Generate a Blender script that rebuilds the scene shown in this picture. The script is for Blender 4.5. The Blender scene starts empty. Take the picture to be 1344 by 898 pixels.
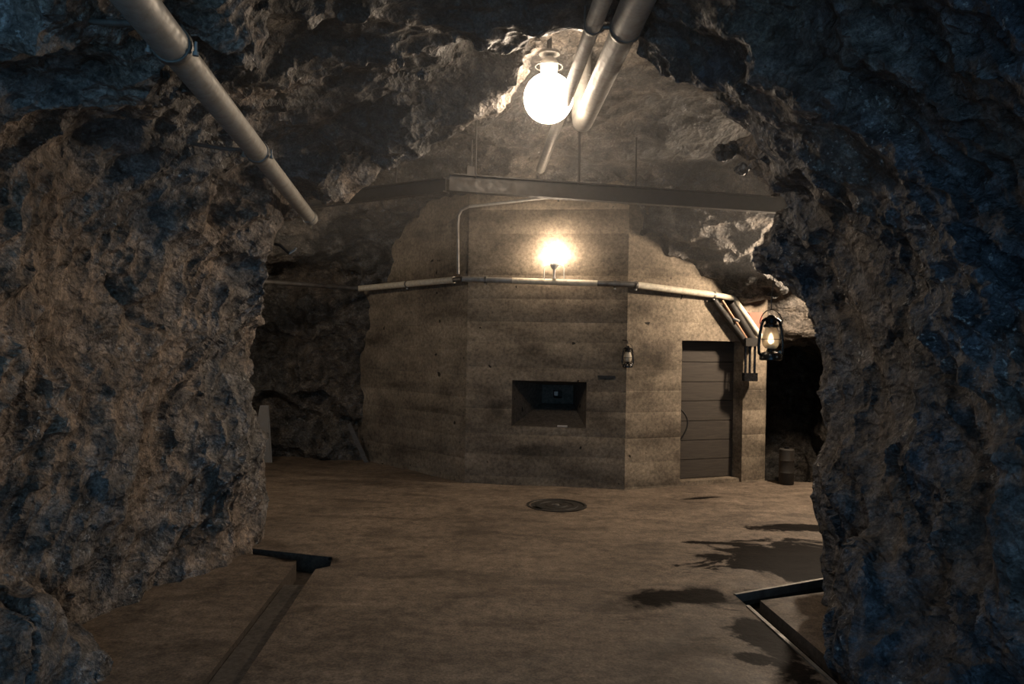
import bpy, bmesh, math, random
import numpy as np
from mathutils import Vector, Matrix, geometry

random.seed(7)
S = bpy.context.scene
COL = S.collection

# ---------------------------------------------------------------- camera
cam = bpy.data.cameras.new('camera')
cam.sensor_width = 36.0
cam.lens = 36.0 * 1000.0 / 1344.0
cam.clip_start = 0.05
camo = bpy.data.objects.new('camera', cam)
COL.objects.link(camo)
camo.matrix_world = Matrix.Translation((0, 0, 1.7)) @ Matrix.Rotation(math.radians(90), 4, 'X') @ Matrix.Rotation(math.radians(1.0), 4, 'Z')
S.camera = camo

# ---------------------------------------------------------------- world: dusk daylight reaching in from the tunnel mouth behind the camera
world = bpy.data.worlds.new('world')
S.world = world
world.use_nodes = True
bg = world.node_tree.nodes['Background']
bg.inputs[0].default_value = (0.26, 0.55, 0.88, 1)
bg.inputs[1].default_value = 1.15
LAMP_CEILING, LAMP_CAGE, LAMP_SIDE, LAMP_RECESS = 33.0, 62.0, 600.0, 62.0
LAMP_COLOUR = (1.0, 0.80, 0.60, 1)

S.view_settings.view_transform = 'Standard'
S.view_settings.look = 'None'
S.view_settings.gamma = 1.0
S.view_settings.use_curve_mapping = False
S.view_settings.exposure = 1.0
S.cycles.max_bounces = 6
S.cycles.diffuse_bounces = 2
S.cycles.glossy_bounces = 2
S.cycles.caustics_reflective = False
S.cycles.caustics_refractive = False

# ---------------------------------------------------------------- materials
MATS = {}


def nodes_of(name):
    m = bpy.data.materials.new(name)
    m.use_nodes = True
    nt = m.node_tree
    b = nt.nodes['Principled BSDF']
    return m, nt, b


def N(nt, typ, **kw):
    n = nt.nodes.new(typ)
    for k, v in kw.items():
        if k.startswith('i_'):
            n.inputs[k[2:].replace('_', ' ')].default_value = v
        else:
            setattr(n, k, v)
    return n


def coords(nt, scale=(1, 1, 1), obj=False, rot=(0, 0, 0)):
    mp = N(nt, 'ShaderNodeMapping')
    mp.inputs['Scale'].default_value = scale
    mp.inputs['Rotation'].default_value = rot
    if obj:
        tc = N(nt, 'ShaderNodeTexCoord')
        nt.links.new(tc.outputs['Object'], mp.inputs['Vector'])
    else:
        g = N(nt, 'ShaderNodeNewGeometry')
        nt.links.new(g.outputs['Position'], mp.inputs['Vector'])
    return mp.outputs[0]


def noise(nt, vec, scale, detail=6, rough=0.55, dist=0.0):
    n = N(nt, 'ShaderNodeTexNoise')
    n.inputs['Scale'].default_value = scale
    n.inputs['Detail'].default_value = detail
    n.inputs['Roughness'].default_value = rough
    n.inputs['Distortion'].default_value = dist
    nt.links.new(vec, n.inputs['Vector'])
    return n.outputs['Fac']


def ramp(nt, fac, stops, interp='LINEAR'):
    r = N(nt, 'ShaderNodeValToRGB')
    r.color_ramp.interpolation = interp
    e = r.color_ramp.elements
    while len(e) < len(stops):
        e.new(0.5)
    for k, (p, c) in enumerate(stops):
        e[k].position = p
        e[k].color = (c, c, c, 1) if isinstance(c, (int, float)) else tuple(c) + (1,)
    nt.links.new(fac, r.inputs[0])
    return r.outputs[0]


def mix(nt, fac, a, b, mode='MIX'):
    m = N(nt, 'ShaderNodeMix', data_type='RGBA', blend_type=mode)
    for sock, v in ((m.inputs[0], fac), (m.inputs[6], a), (m.inputs[7], b)):
        if isinstance(v, (int, float)):
            sock.default_value = v
        elif isinstance(v, (tuple, list)):
            sock.default_value = tuple(v) + (1,)
        else:
            nt.links.new(v, sock)
    return m.outputs[2]


def math_(nt, op, a, b=0.0, clamp=False):
    m = N(nt, 'ShaderNodeMath', operation=op, use_clamp=clamp)
    for s, v in ((m.inputs[0], a), (m.inputs[1], b)):
        if isinstance(v, (int, float)):
            s.default_value = v
        else:
            nt.links.new(v, s)
    return m.outputs[0]


def bump(nt, b, height, strength=0.5, dist=0.02, chain=None):
    n = N(nt, 'ShaderNodeBump')
    n.inputs['Strength'].default_value = strength
    n.inputs['Distance'].default_value = dist
    nt.links.new(height, n.inputs['Height'])
    if chain is not None:
        nt.links.new(chain, n.inputs['Normal'])
    nt.links.new(n.outputs[0], b.inputs['Normal'])
    return n.outputs[0]


def rock_material(name, warm, cool, speck=1.0):
    m, nt, b = nodes_of(name)
    p = coords(nt)
    base = mix(nt, ramp(nt, noise(nt, p, 0.9, 5, 0.6, 0.4), [(0.42, 0.0), (0.58, 1.0)]), warm, cool)
    var = ramp(nt, noise(nt, p, 7.0, 7, 0.65, 0.3), [(0.36, 0.35), (0.5, 0.92), (0.64, 1.75)])
    col = mix(nt, 1.0, base, var, 'MULTIPLY')
    fine = ramp(nt, noise(nt, p, 55.0, 4, 0.7), [(0.38, 0.5), (0.5, 0.95), (0.62, 1.6)])
    col = mix(nt, 0.8, col, fine, 'MULTIPLY')
    sp = ramp(nt, noise(nt, p, 30.0, 3, 0.6), [(0.61, 0.0), (0.66, 1.0)])
    area = ramp(nt, noise(nt, p, 1.7, 3, 0.5), [(0.50, 0.0), (0.57, 1.0)])
    col = mix(nt, math_(nt, 'MULTIPLY', math_(nt, 'MULTIPLY', sp, area), 0.75 * speck), col, (0.42, 0.42, 0.40))
    nt.links.new(col, b.inputs['Base Color'])
    nt.links.new(ramp(nt, noise(nt, p, 5.0, 4), [(0.35, 0.42), (0.65, 0.85)]), b.inputs['Roughness'])
    b.inputs['Specular IOR Level'].default_value = 0.45
    warp = N(nt, 'ShaderNodeTexNoise')
    warp.inputs['Scale'].default_value = 6.0
    warp.inputs['Detail'].default_value = 4
    nt.links.new(p, warp.inputs['Vector'])
    wv = N(nt, 'ShaderNodeVectorMath', operation='MULTIPLY_ADD')
    nt.links.new(warp.outputs['Color'], wv.inputs[0])
    wv.inputs[1].default_value = (0.12, 0.12, 0.12)
    nt.links.new(p, wv.inputs[2])
    st = N(nt, 'ShaderNodeMapping')
    st.inputs['Rotation'].default_value = (0.8, 0, 0)
    st.inputs['Scale'].default_value = (1.0, 0.6, 1.3)
    nt.links.new(wv.outputs[0], st.inputs['Vector'])
    chips = []
    for sc in (8.0, 21.0):
        vo = N(nt, 'ShaderNodeTexVoronoi', feature='F1')
        vo.inputs['Scale'].default_value = sc
        nt.links.new(st.outputs[0], vo.inputs['Vector'])
        chips.append(vo.outputs['Distance'])
    c0 = bump(nt, b, chips[0], 1.0, 0.045)
    c0 = bump(nt, b, chips[1], 1.0, 0.022, c0)
    c1 = bump(nt, b, noise(nt, p, 22.0, 5, 0.72, 0.25), 0.6, 0.04, c0)
    bump(nt, b, noise(nt, p, 75.0, 3, 0.7), 0.6, 0.02, c1)
    return m


def concrete_material(name, dark, light, stain=True):
    m, nt, b = nodes_of(name)
    p = coords(nt)
    ph = coords(nt, (1.0, 1.0, 2.6))
    base = mix(nt, ramp(nt, noise(nt, p, 1.6, 7, 0.62), [(0.32, 0.0), (0.68, 1.0)]), dark, light)
    if stain:
        band = ramp(nt, noise(nt, ph, 1.1, 7, 0.6, 0.2), [(0.32, 0.28), (0.5, 0.92), (0.70, 1.35)])
        base = mix(nt, 0.9, base, band, 'MULTIPLY')
    base = mix(nt, 0.75, base, ramp(nt, noise(nt, p, 26.0, 8, 0.75), [(0.36, 0.45), (0.64, 1.5)]), 'MULTIPLY')
    pit = ramp(nt, noise(nt, p, 9.0, 2, 0.4), [(0.735, 1.0), (0.76, 0.12)])
    base = mix(nt, 1.0, base, pit, 'MULTIPLY')
    nt.links.new(base, b.inputs['Base Color'])
    b.inputs['Roughness'].default_value = 0.85
    b.inputs['Specular IOR Level'].default_value = 0.3
    c1 = bump(nt, b, noise(nt, p, 45.0, 7, 0.7), 0.35, 0.008)
    bump(nt, b, pit, 0.6, 0.012, c1)
    return m


def metal_material(name, colour, rough=0.45, metallic=0.8, wear=0.5, dirt=(0.06, 0.045, 0.03), scale=8.0):
    m, nt, b = nodes_of(name)
    p = coords(nt)
    f = ramp(nt, noise(nt, p, scale, 7, 0.65, 0.3), [(0.42, 0.0), (0.66, 1.0)])
    col = mix(nt, math_(nt, 'MULTIPLY', f, wear), colour, dirt)
    nt.links.new(col, b.inputs['Base Color'])
    b.inputs['Metallic'].default_value = metallic
    nt.links.new(ramp(nt, noise(nt, p, scale * 2.5, 5), [(0.3, max(0.05, rough - 0.12)), (0.7, min(1, rough + 0.2))]), b.inputs['Roughness'])
    bump(nt, b, noise(nt, p, 70.0, 4), 0.2, 0.003)
    return m


def emit_material(name, colour, strength):
    m, nt, b = nodes_of(name)
    b.inputs['Base Color'].default_value = (0.9, 0.88, 0.8, 1)
    b.inputs['Emission Color'].default_value = colour
    b.inputs['Emission Strength'].default_value = strength
    p = coords(nt)
    nt.links.new(ramp(nt, noise(nt, p, 20.0, 2), [(0.3, 0.25), (0.7, 0.35)]), b.inputs['Roughness'])
    return m


def wood_material(name, dark, light):
    m, nt, b = nodes_of(name)
    p = coords(nt, (1.2, 1.2, 14.0), obj=False)
    col = mix(nt, ramp(nt, noise(nt, p, 3.0, 8, 0.65, 0.5), [(0.3, 0.0), (0.7, 1.0)]), dark, light)
    nt.links.new(col, b.inputs['Base Color'])
    b.inputs['Roughness'].default_value = 0.8
    bump(nt, b, noise(nt, p, 6.0, 8, 0.7), 0.35, 0.008)
    return m


def floor_material():
    m, nt, b = nodes_of('floor_concrete')
    p = coords(nt)
    col = mix(nt, ramp(nt, noise(nt, p, 0.8, 8, 0.6, 0.3), [(0.32, 0.0), (0.68, 1.0)]), (0.115, 0.088, 0.066), (0.20, 0.155, 0.115))
    col = mix(nt, 0.8, col, ramp(nt, noise(nt, p, 11.0, 9, 0.75), [(0.36, 0.5), (0.64, 1.45)]), 'MULTIPLY')
    col = mix(nt, 0.7, col, ramp(nt, noise(nt, p, 70.0, 4, 0.7), [(0.36, 0.45), (0.64, 1.5)]), 'MULTIPLY')
    col = mix(nt, 0.85, col, ramp(nt, noise(nt, coords(nt, (0.7, 1.6, 1.0)), 2.2, 7, 0.65, 0.8), [(0.34, 0.45), (0.5, 0.95), (0.68, 1.2)]), 'MULTIPLY')
    # old seepage stains with their own outlines, plus one painted cast shadow (ellipse field broken up by noise)
    sep = N(nt, 'ShaderNodeSeparateXYZ')
    nt.links.new(p, sep.inputs[0])
    wob = math_(nt, 'MULTIPLY', math_(nt, 'SUBTRACT', noise(nt, p, 2.6, 7, 0.66, 0.6), 0.5), 2.6)
    wet = None  # seepage mask, also carries the painted shadow streak
    for (cx, cy, rx, ry, rot, soft) in ((2.3, 6.05, 0.85, 0.62, 0.15, 6.0), (1.22, 5.12, 0.62, 0.24, 0.08, 2.2), (1.5, 4.35, 0.16, 0.62, 0.1, 4.0),
                                        (2.6, 7.15, 0.55, 0.16, 0.1, 5.0), (-1.62, 5.9, 0.4, 0.12, -0.2, 2.5), (2.1, 8.45, 0.36, 0.07, 0.35, 2.0),  # last one here: blurred cast shadow painted on the floor
                                        (1.8, 6.55, 0.35, 0.06, -0.05, 5.0), (1.35, 4.15, 0.14, 0.10, 0.0, 5.0)):
        dx = math_(nt, 'SUBTRACT', sep.outputs[0], cx)
        dy = math_(nt, 'SUBTRACT', sep.outputs[1], cy)
        c_, s_ = math.cos(rot), math.sin(rot)
        a = math_(nt, 'DIVIDE', math_(nt, 'ADD', math_(nt, 'MULTIPLY', dx, c_), math_(nt, 'MULTIPLY', dy, s_)), rx)
        e = math_(nt, 'DIVIDE', math_(nt, 'SUBTRACT', math_(nt, 'MULTIPLY', dy, c_), math_(nt, 'MULTIPLY', dx, s_)), ry)
        d = math_(nt, 'SQRT', math_(nt, 'ADD', math_(nt, 'MULTIPLY', a, a), math_(nt, 'MULTIPLY', e, e)))
        d = math_(nt, 'ADD', d, wob)
        w = math_(nt, 'MULTIPLY', math_(nt, 'SUBTRACT', 1.0, d), soft, clamp=True)
        wet = w if wet is None else math_(nt, 'MAXIMUM', wet, w)
    col = mix(nt, wet, col, mix(nt, 1.0, col, (0.07, 0.07, 0.08), 'MULTIPLY'))
    nt.links.new(col, b.inputs['Base Color'])
    nt.links.new(math_(nt, 'SUBTRACT', 0.3, math_(nt, 'MULTIPLY', wet, 0.27)), b.inputs['Specular IOR Level'])
    dryr = ramp(nt, noise(nt, p, 3.0, 5), [(0.3, 0.55), (0.7, 0.8)])
    rg = mix(nt, wet, dryr, (0.55, 0.55, 0.55))
    nt.links.new(rg, b.inputs['Roughness'])
    c1 = bump(nt, b, noise(nt, p, 30.0, 8, 0.7), 0.3, 0.010)
    bump(nt, b, noise(nt, p, 4.0, 5, 0.6), 0.35, 0.03, c1)
    return m


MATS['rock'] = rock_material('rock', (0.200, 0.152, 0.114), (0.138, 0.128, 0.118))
MATS['rock_shaded'] = rock_material('rock_shaded', (0.108, 0.092, 0.080), (0.072, 0.080, 0.094))  # same rock; right wall's shade and blue daylight put into the colour
MATS['rock_vault'] = rock_material('rock_vault', (0.098, 0.082, 0.066), (0.070, 0.068, 0.064), 0.4)  # darker copy of the rock, toning down ceiling and shaded recess
MATS['concrete'] = concrete_material('board_formed_concrete', (0.150, 0.118, 0.086), (0.265, 0.215, 0.155))
MATS['floor'] = floor_material()
MATS['drain'] = concrete_material('drain_concrete', (0.05, 0.04, 0.03), (0.09, 0.07, 0.055), False)
MATS['slab'] = concrete_material('slab_concrete', (0.065, 0.055, 0.045), (0.115, 0.095, 0.075), False)
MATS['galv'] = metal_material('galvanised_steel', (0.33, 0.32, 0.295), 0.5, 0.25, 0.6, (0.20, 0.17, 0.13), 14.0)
MATS['galv_dark'] = metal_material('dull_steel', (0.20, 0.19, 0.175), 0.5, 0.6, 0.6)
MATS['iron'] = metal_material('dark_iron', (0.026, 0.024, 0.021), 0.6, 0.3, 0.5, (0.030, 0.019, 0.012))
MATS['black'] = metal_material('black_enamel', (0.012, 0.012, 0.013), 0.22, 0.3, 0.2, (0.03, 0.02, 0.014))
MATS['wrap'] = metal_material('cream_pipe_wrap', (0.62, 0.56, 0.44), 0.6, 0.0, 0.5, (0.26, 0.21, 0.15), 22.0)
MATS['copper'] = metal_material('copper_tube', (0.42, 0.24, 0.15), 0.45, 0.6, 0.4)
MATS['red'] = metal_material('faded_red_paint', (0.36, 0.115, 0.075), 0.6, 0.0, 0.35, (0.2, 0.08, 0.05))
MATS['paper'] = metal_material('pale_paper', (0.62, 0.56, 0.5), 0.8, 0.0, 0.3, (0.4, 0.35, 0.3))
MATS['wood'] = wood_material('door_wood', (0.034, 0.027, 0.021), (0.062, 0.050, 0.038))
MATS['plankwood'] = wood_material('grey_plank', (0.05, 0.048, 0.045), (0.11, 0.10, 0.095))
MATS['sheet'] = metal_material('pale_sheet_metal', (0.24, 0.245, 0.25), 0.55, 0.2, 0.5, (0.22, 0.2, 0.18))
MATS['porcelain'] = metal_material('white_porcelain', (0.72, 0.70, 0.64), 0.3, 0.0, 0.3, (0.4, 0.36, 0.3))
MATS['bulb_ceiling'] = emit_material('ceiling_lamp_glow', LAMP_COLOUR, LAMP_CEILING)
MATS['bulb_cage'] = emit_material('cage_lamp_glow', LAMP_COLOUR, LAMP_CAGE)
MATS['bulb_side'] = emit_material('side_lamp_glow', LAMP_COLOUR, LAMP_SIDE)
MATS['bulb_recess'] = emit_material('recess_lamp_glow', LAMP_COLOUR, LAMP_RECESS)
MATS['flame'] = emit_material('flame_glow', (1, 0.8, 0.55, 1), 9.0)


def glass_material():
    m, nt, b = nodes_of('smoky_glass')
    p = coords(nt)
    col = mix(nt, ramp(nt, noise(nt, p, 18.0, 4), [(0.35, 0.0), (0.65, 1.0)]), (0.95, 0.86, 0.7), (0.72, 0.6, 0.45))
    nt.links.new(col, b.inputs['Base Color'])
    b.inputs['Transmission Weight'].default_value = 0.55
    b.inputs['Roughness'].default_value = 0.35
    b.inputs['IOR'].default_value = 1.2
    return m


MATS['glass'] = glass_material()

# ---------------------------------------------------------------- object helpers


def link(o, parent=None):
    COL.objects.link(o)
    if parent is not None:
        o.parent = parent
    return o


def tag(o, label=None, cat=None, group=None, kind=None):
    if label:
        o['label'] = label
    if cat:
        o['category'] = cat
    if group:
        o['group'] = group
    if kind:
        o['kind'] = kind
    return o


def empty(name, loc, label, cat, group=None, rz=0.0):
    o = bpy.data.objects.new(name, None)
    o.empty_display_size = 0.1
    link(o)
    o.location = loc
    o.rotation_euler = (0, 0, rz)
    return tag(o, label, cat, group)


def mesh_obj(name, bm, mat, parent=None, smooth=True, bevel=0.0):
    """World-space (or parent-space) bmesh linked as one mesh object."""
    if bevel > 0:
        es = [e for e in bm.edges if len(e.link_faces) == 2 and e.calc_face_angle(0) > 0.6]
        bmesh.ops.bevel(bm, geom=es, offset=bevel, segments=2, affect='EDGES', profile=0.6)
    bmesh.ops.recalc_face_normals(bm, faces=bm.faces[:])
    me = bpy.data.meshes.new(name)
    bm.to_mesh(me)
    bm.free()
    me.materials.append(MATS[mat])
    if smooth:
        me.shade_smooth()
        me.set_sharp_from_angle(angle=math.radians(38))
    o = bpy.data.objects.new(name, me)
    return link(o, parent)


def box_bm(bm, lo, hi, mtx=None):
    vs = [bm.verts.new((x, y, z)) for x in (lo[0], hi[0]) for y in (lo[1], hi[1]) for z in (lo[2], hi[2])]
    if mtx is not None:
        for v in vs:
            v.co = mtx @ v.co
    for f in ((0, 1, 3, 2), (4, 6, 7, 5), (0, 4, 5, 1), (2, 3, 7, 6), (0, 2, 6, 4), (1, 5, 7, 3)):
        bm.faces.new([vs[i] for i in f])
    return vs


def tube_bm(bm, pts, r, seg=14, caps=True):
    pts = [Vector(p) for p in pts]
    rs = r if isinstance(r, (list, tuple)) else [r] * len(pts)
    rings = []
    up = None
    for i, p in enumerate(pts):
        a = pts[max(i - 1, 0)]
        c = pts[min(i + 1, len(pts) - 1)]
        if i in (0, len(pts) - 1):
            t = (c - a).normalized()
        else:
            t = ((p - a).normalized() + (c - p).normalized()).normalized()
        if up is None:
            up = Vector((0, 0, 1)) if abs(t.z) < 0.9 else Vector((1, 0, 0))
        side = t.cross(up).normalized()
        up = side.cross(t).normalized()
        rings.append([bm.verts.new(p + (side * math.cos(k * 2 * math.pi / seg) + up * math.sin(k * 2 * math.pi / seg)) * rs[i]) for k in range(seg)])
    for a, b in zip(rings[:-1], rings[1:]):
        for k in range(seg):
            bm.faces.new((a[k], a[(k + 1) % seg], b[(k + 1) % seg], b[k]))
    if caps:
        bm.faces.new(rings[0][::-1])
        bm.faces.new(rings[-1])
    return rings


def lathe_bm(bm, prof, seg=24, mtx=None):
    """prof: list of (radius, z)."""
    rings = []
    for (r, z) in prof:
        if r < 1e-5:
            rings.append([bm.verts.new((0, 0, z))])
        else:
            rings.append([bm.verts.new((r * math.cos(k * 2 * math.pi / seg), r * math.sin(k * 2 * math.pi / seg), z)) for k in range(seg)])
    for a, b in zip(rings[:-1], rings[1:]):
        for k in range(seg):
            k2 = (k + 1) % seg
            if len(a) == 1 and len(b) == 1:
                continue
            if len(a) == 1:
                bm.faces.new((a[0], b[k], b[k2]))
            elif len(b) == 1:
                bm.faces.new((a[k], a[k2], b[0]))
            else:
                bm.faces.new((a[k], a[k2], b[k2], b[k]))
    if mtx is not None:
        bmesh.ops.transform(bm, matrix=mtx, verts=[v for g in rings for v in g])


def tube(name, pts, r, mat, parent=None, seg=14):
    bm = bmesh.new()
    tube_bm(bm, pts, r, seg)
    return mesh_obj(name, bm, mat, parent)


def box(name, lo, hi, mat, parent=None, bevel=0.0, mtx=None):
    bm = bmesh.new()
    box_bm(bm, lo, hi, mtx)
    return mesh_obj(name, bm, mat, parent, bevel > 0, bevel)


def lathe(name, prof, mat, parent=None, seg=24, mtx=None):
    bm = bmesh.new()
    lathe_bm(bm, prof, seg, mtx)
    return mesh_obj(name, bm, mat, parent)


def axis_frame(p, d):
    """Matrix whose z axis points along d, origin p."""
    q = Vector(d).to_track_quat('Z', 'Y')
    return Matrix.Translation(Vector(p)) @ q.to_matrix().to_4x4()


# ---------------------------------------------------------------- rock: noise and void field
U32 = np.uint32


def hash3(ix, iy, iz, seed):
    h = (ix.astype(U32) * U32(0x8da6b343)) ^ (iy.astype(U32) * U32(0xd8163841)) ^ (iz.astype(U32) * U32(0xcb1ab31f)) ^ U32((seed * 0x9e3779b1) & 0xffffffff)
    h ^= h >> U32(15)
    h *= U32(0x2c1b3c6d)
    h ^= h >> U32(12)
    h *= U32(0x297a2d39)
    h ^= h >> U32(15)
    return h


def vnoise(P, scale, seed):
    q = P / np.float32(scale)
    i = np.floor(q).astype(np.int32)
    f = (q - i).astype(np.float32)
    f = f * f * f * (f * (f * 6 - 15) + 10)
    out = np.zeros(len(P), np.float32)
    for dx in (0, 1):
        wx = f[:, 0] if dx else 1 - f[:, 0]
        for dy in (0, 1):
            wy = f[:, 1] if dy else 1 - f[:, 1]
            for dz in (0, 1):
                wz = f[:, 2] if dz else 1 - f[:, 2]
                h = hash3(i[:, 0] + dx, i[:, 1] + dy, i[:, 2] + dz, seed)
                out += wx * wy * wz * ((h & U32(0xffff)).astype(np.float32) / 32767.5 - 1)
    return out


def fbm(P, scale, seed, octaves=4, gain=0.5):
    o = np.zeros(len(P), np.float32)
    a = 1.0
    for k in range(octaves):
        o += a * vnoise(P, scale, seed + k)
        a *= gain
        scale *= 0.5
    return o


def facets(P, scale, seed, slope=1.0, stretch=None, bowl=0.55):
    """Broken-rock relief: overlapping tilted, slightly hollow fracture planes meeting in sharp crests."""
    q = P.astype(np.float32)
    if stretch is not None:
        q = q @ stretch
    q = q / np.float32(scale)
    i = np.floor(q).astype(np.int32)
    best = np.full(len(q), 9.0, np.float32)
    m8 = U32(0xff)
    for dx in (-1, 0, 1):
        for dy in (-1, 0, 1):
            for dz in (-1, 0, 1):
                cx, cy, cz = i[:, 0] + dx, i[:, 1] + dy, i[:, 2] + dz
                h = hash3(cx, cy, cz, seed)
                h2 = h * U32(0x85ebca6b)
                rx = q[:, 0] - cx - ((h & m8).astype(np.float32) / 255)
                ry = q[:, 1] - cy - (((h >> U32(8)) & m8).astype(np.float32) / 255)
                rz = q[:, 2] - cz - (((h >> U32(16)) & m8).astype(np.float32) / 255)
                v = (rx * rx + ry * ry + rz * rz) * bowl
                gx = ((h2 >> U32(3)) & m8).astype(np.float32) / 127.5 - 1
                gy = ((h2 >> U32(11)) & m8).astype(np.float32) / 127.5 - 1
                gz = ((h2 >> U32(19)) & m8).astype(np.float32) / 127.5 - 1
                v += (rx * gx + ry * gy + rz * gz) * (np.float32(slope) / np.sqrt(gx * gx + gy * gy + gz * gz + np.float32(1e-4)))
                v += (((h >> U32(24)) & m8).astype(np.float32) / 127.5 - 1) * 0.25
                np.minimum(best, v, out=best)
    return best


def rot_stretch(axis, ang, sc):
    R = np.array(Matrix.Rotation(ang, 3, axis))
    return R @ np.diag(sc)


def lerp_tab(y, tab):
    ys, vs = zip(*tab)
    return np.interp(y, ys, vs).astype(np.float32)


LEFT_X = [(-3, -2.45), (2.5, -2.45), (3.4, -2.36), (4.3, -2.38), (5.0, -2.28), (6.0, -2.16), (6.5, -2.2)]
RIGHT_X = [(-3, 2.15), (3.0, 2.15), (4.0, 2.12), (4.9, 2.16), (5.4, 2.28), (6.2, 2.50), (6.6, 2.55)]
CROWN = [(-3, 3.8), (4.0, 3.78), (5.5, 3.75), (6.5, 3.7)]
PIPES = {
    'left': ((-1.13, 1.6, 2.8), (-1.80, 6.72, 2.765)),
    'big': ((0.745, 2.2, 3.62), (0.585, 6.6, 3.62)),
    'small': ((0.565, 2.2, 3.62), (0.285, 8.45, 3.62)),
}


def seg_dist(P, a, b):
    a, b = np.array(a, np.float32), np.array(b, np.float32)
    ab = b - a
    t = np.clip(((P - a) @ ab) / (ab @ ab), 0, 1)
    return np.linalg.norm(P - (a + t[:, None] * ab), axis=1)


def smin(a, b, k):
    h = np.clip(0.5 + 0.5 * (b - a) / k, 0, 1)
    return b * (1 - h) + a * h - k * h * (1 - h)


def blob(P, c, r):
    return (np.linalg.norm((P - np.array(c, np.float32)) / np.array(r, np.float32), axis=1) - 1) * min(r)


def base_field(P):
    x, y, z = P[:, 0], P[:, 1], P[:, 2]
    # corridor
    l, r, cr = lerp_tab(y, LEFT_X), lerp_tab(y, RIGHT_X), lerp_tab(y, CROWN)
    zs = 1.55
    c = 0.5 * (l + r)
    w = 0.5 * (r - l)
    a = np.abs(x - c) / w
    b = np.maximum(z - zs, 0) / (cr - zs)
    n = 2.15
    cor = ((a ** n + b ** n) ** (1 / n) - 1) * 2.1
    cor = np.maximum(cor, y - 8.0)
    # cross gallery
    o = y - (7.6 - 0.13 * x)
    wg = np.where(o > 0, 3.0, 1.35).astype(np.float32)
    zs2 = 0.85
    a = np.abs(o) / wg
    b = np.maximum(z - zs2, 0) / 3.1
    gal = ((a ** 2.05 + b ** 2.05) ** (1 / 2.05) - 1) * 2.0
    gal = np.maximum(gal, np.abs(x) - 6.6)
    # side passage running back past the bunker
    a = np.abs(x - 4.15) / 1.1
    b = np.maximum(z - 1.0, 0) / 0.85
    sid = ((a ** 2.2 + b ** 2.2) ** (1 / 2.2) - 1) * 1.0
    sid = np.maximum(np.maximum(sid, 8.5 - y), y - 13.4)
    f = smin(cor, gal, 0.12)
    f = np.minimum(f, sid)
    f = smin(f, blob(P, (0.95, 6.5, 3.6), (1.55, 1.9, 0.72)), 0.10)      # high pocket above the beam
    for cc, rr in (((-1.62, 6.4, 2.4), (0.52, 0.9, 0.62)), ((2.15, 6.1, 0.25), (0.40, 0.55, 0.5)), ((1.75, 5.8, 2.85), (0.36, 0.6, 0.4)), ((1.88, 6.5, 2.92), (0.42, 0.6, 0.42))):
        f = smin(f, blob(P, cc, rr), 0.1)      # places where the rock edge is broken back
    # bulges of standing rock
    for cc, rr, k in (((-0.95, 6.15, 4.02), (1.1, 0.5, 0.72), 0.12), ((-2.48, 3.62, 0.1), (0.48, 0.42, 0.55), 0.1), ((2.50, 6.0, 2.45), (0.40, 0.4, 0.32), 0.1),
                      ((2.95, 9.7, 3.2), (1.5, 1.1, 0.92), 0.2), ((2.38, 5.0, 0.05), (0.2, 0.5, 0.6), 0.12), ((2.2, 4.0, 0.0), (0.35, 0.9, 0.55), 0.12),
                      ((-2.9, 10.6, 3.25), (1.1, 0.8, 0.7), 0.2), ((-2.15, 3.2, 3.2), (0.7, 1.3, 0.45), 0.2)):
        f = -smin(-f, blob(P, cc, rr), k)
    return f


# bedding dips towards the viewer: blocks are drawn out along a diagonal of the y-z plane
STR_A = rot_stretch('X', 0.75, (0.8, 0.5, 1.05)).astype(np.float32)
STR_B = rot_stretch('X', 0.6, (0.8, 0.55, 1.2)).astype(np.float32)
STR_C = rot_stretch('X', 0.9, (0.8, 0.5, 1.25)).astype(np.float32)
STR_F = rot_stretch('X', 0.8, (0.5, 0.3, 1.3)).astype(np.float32)


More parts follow.
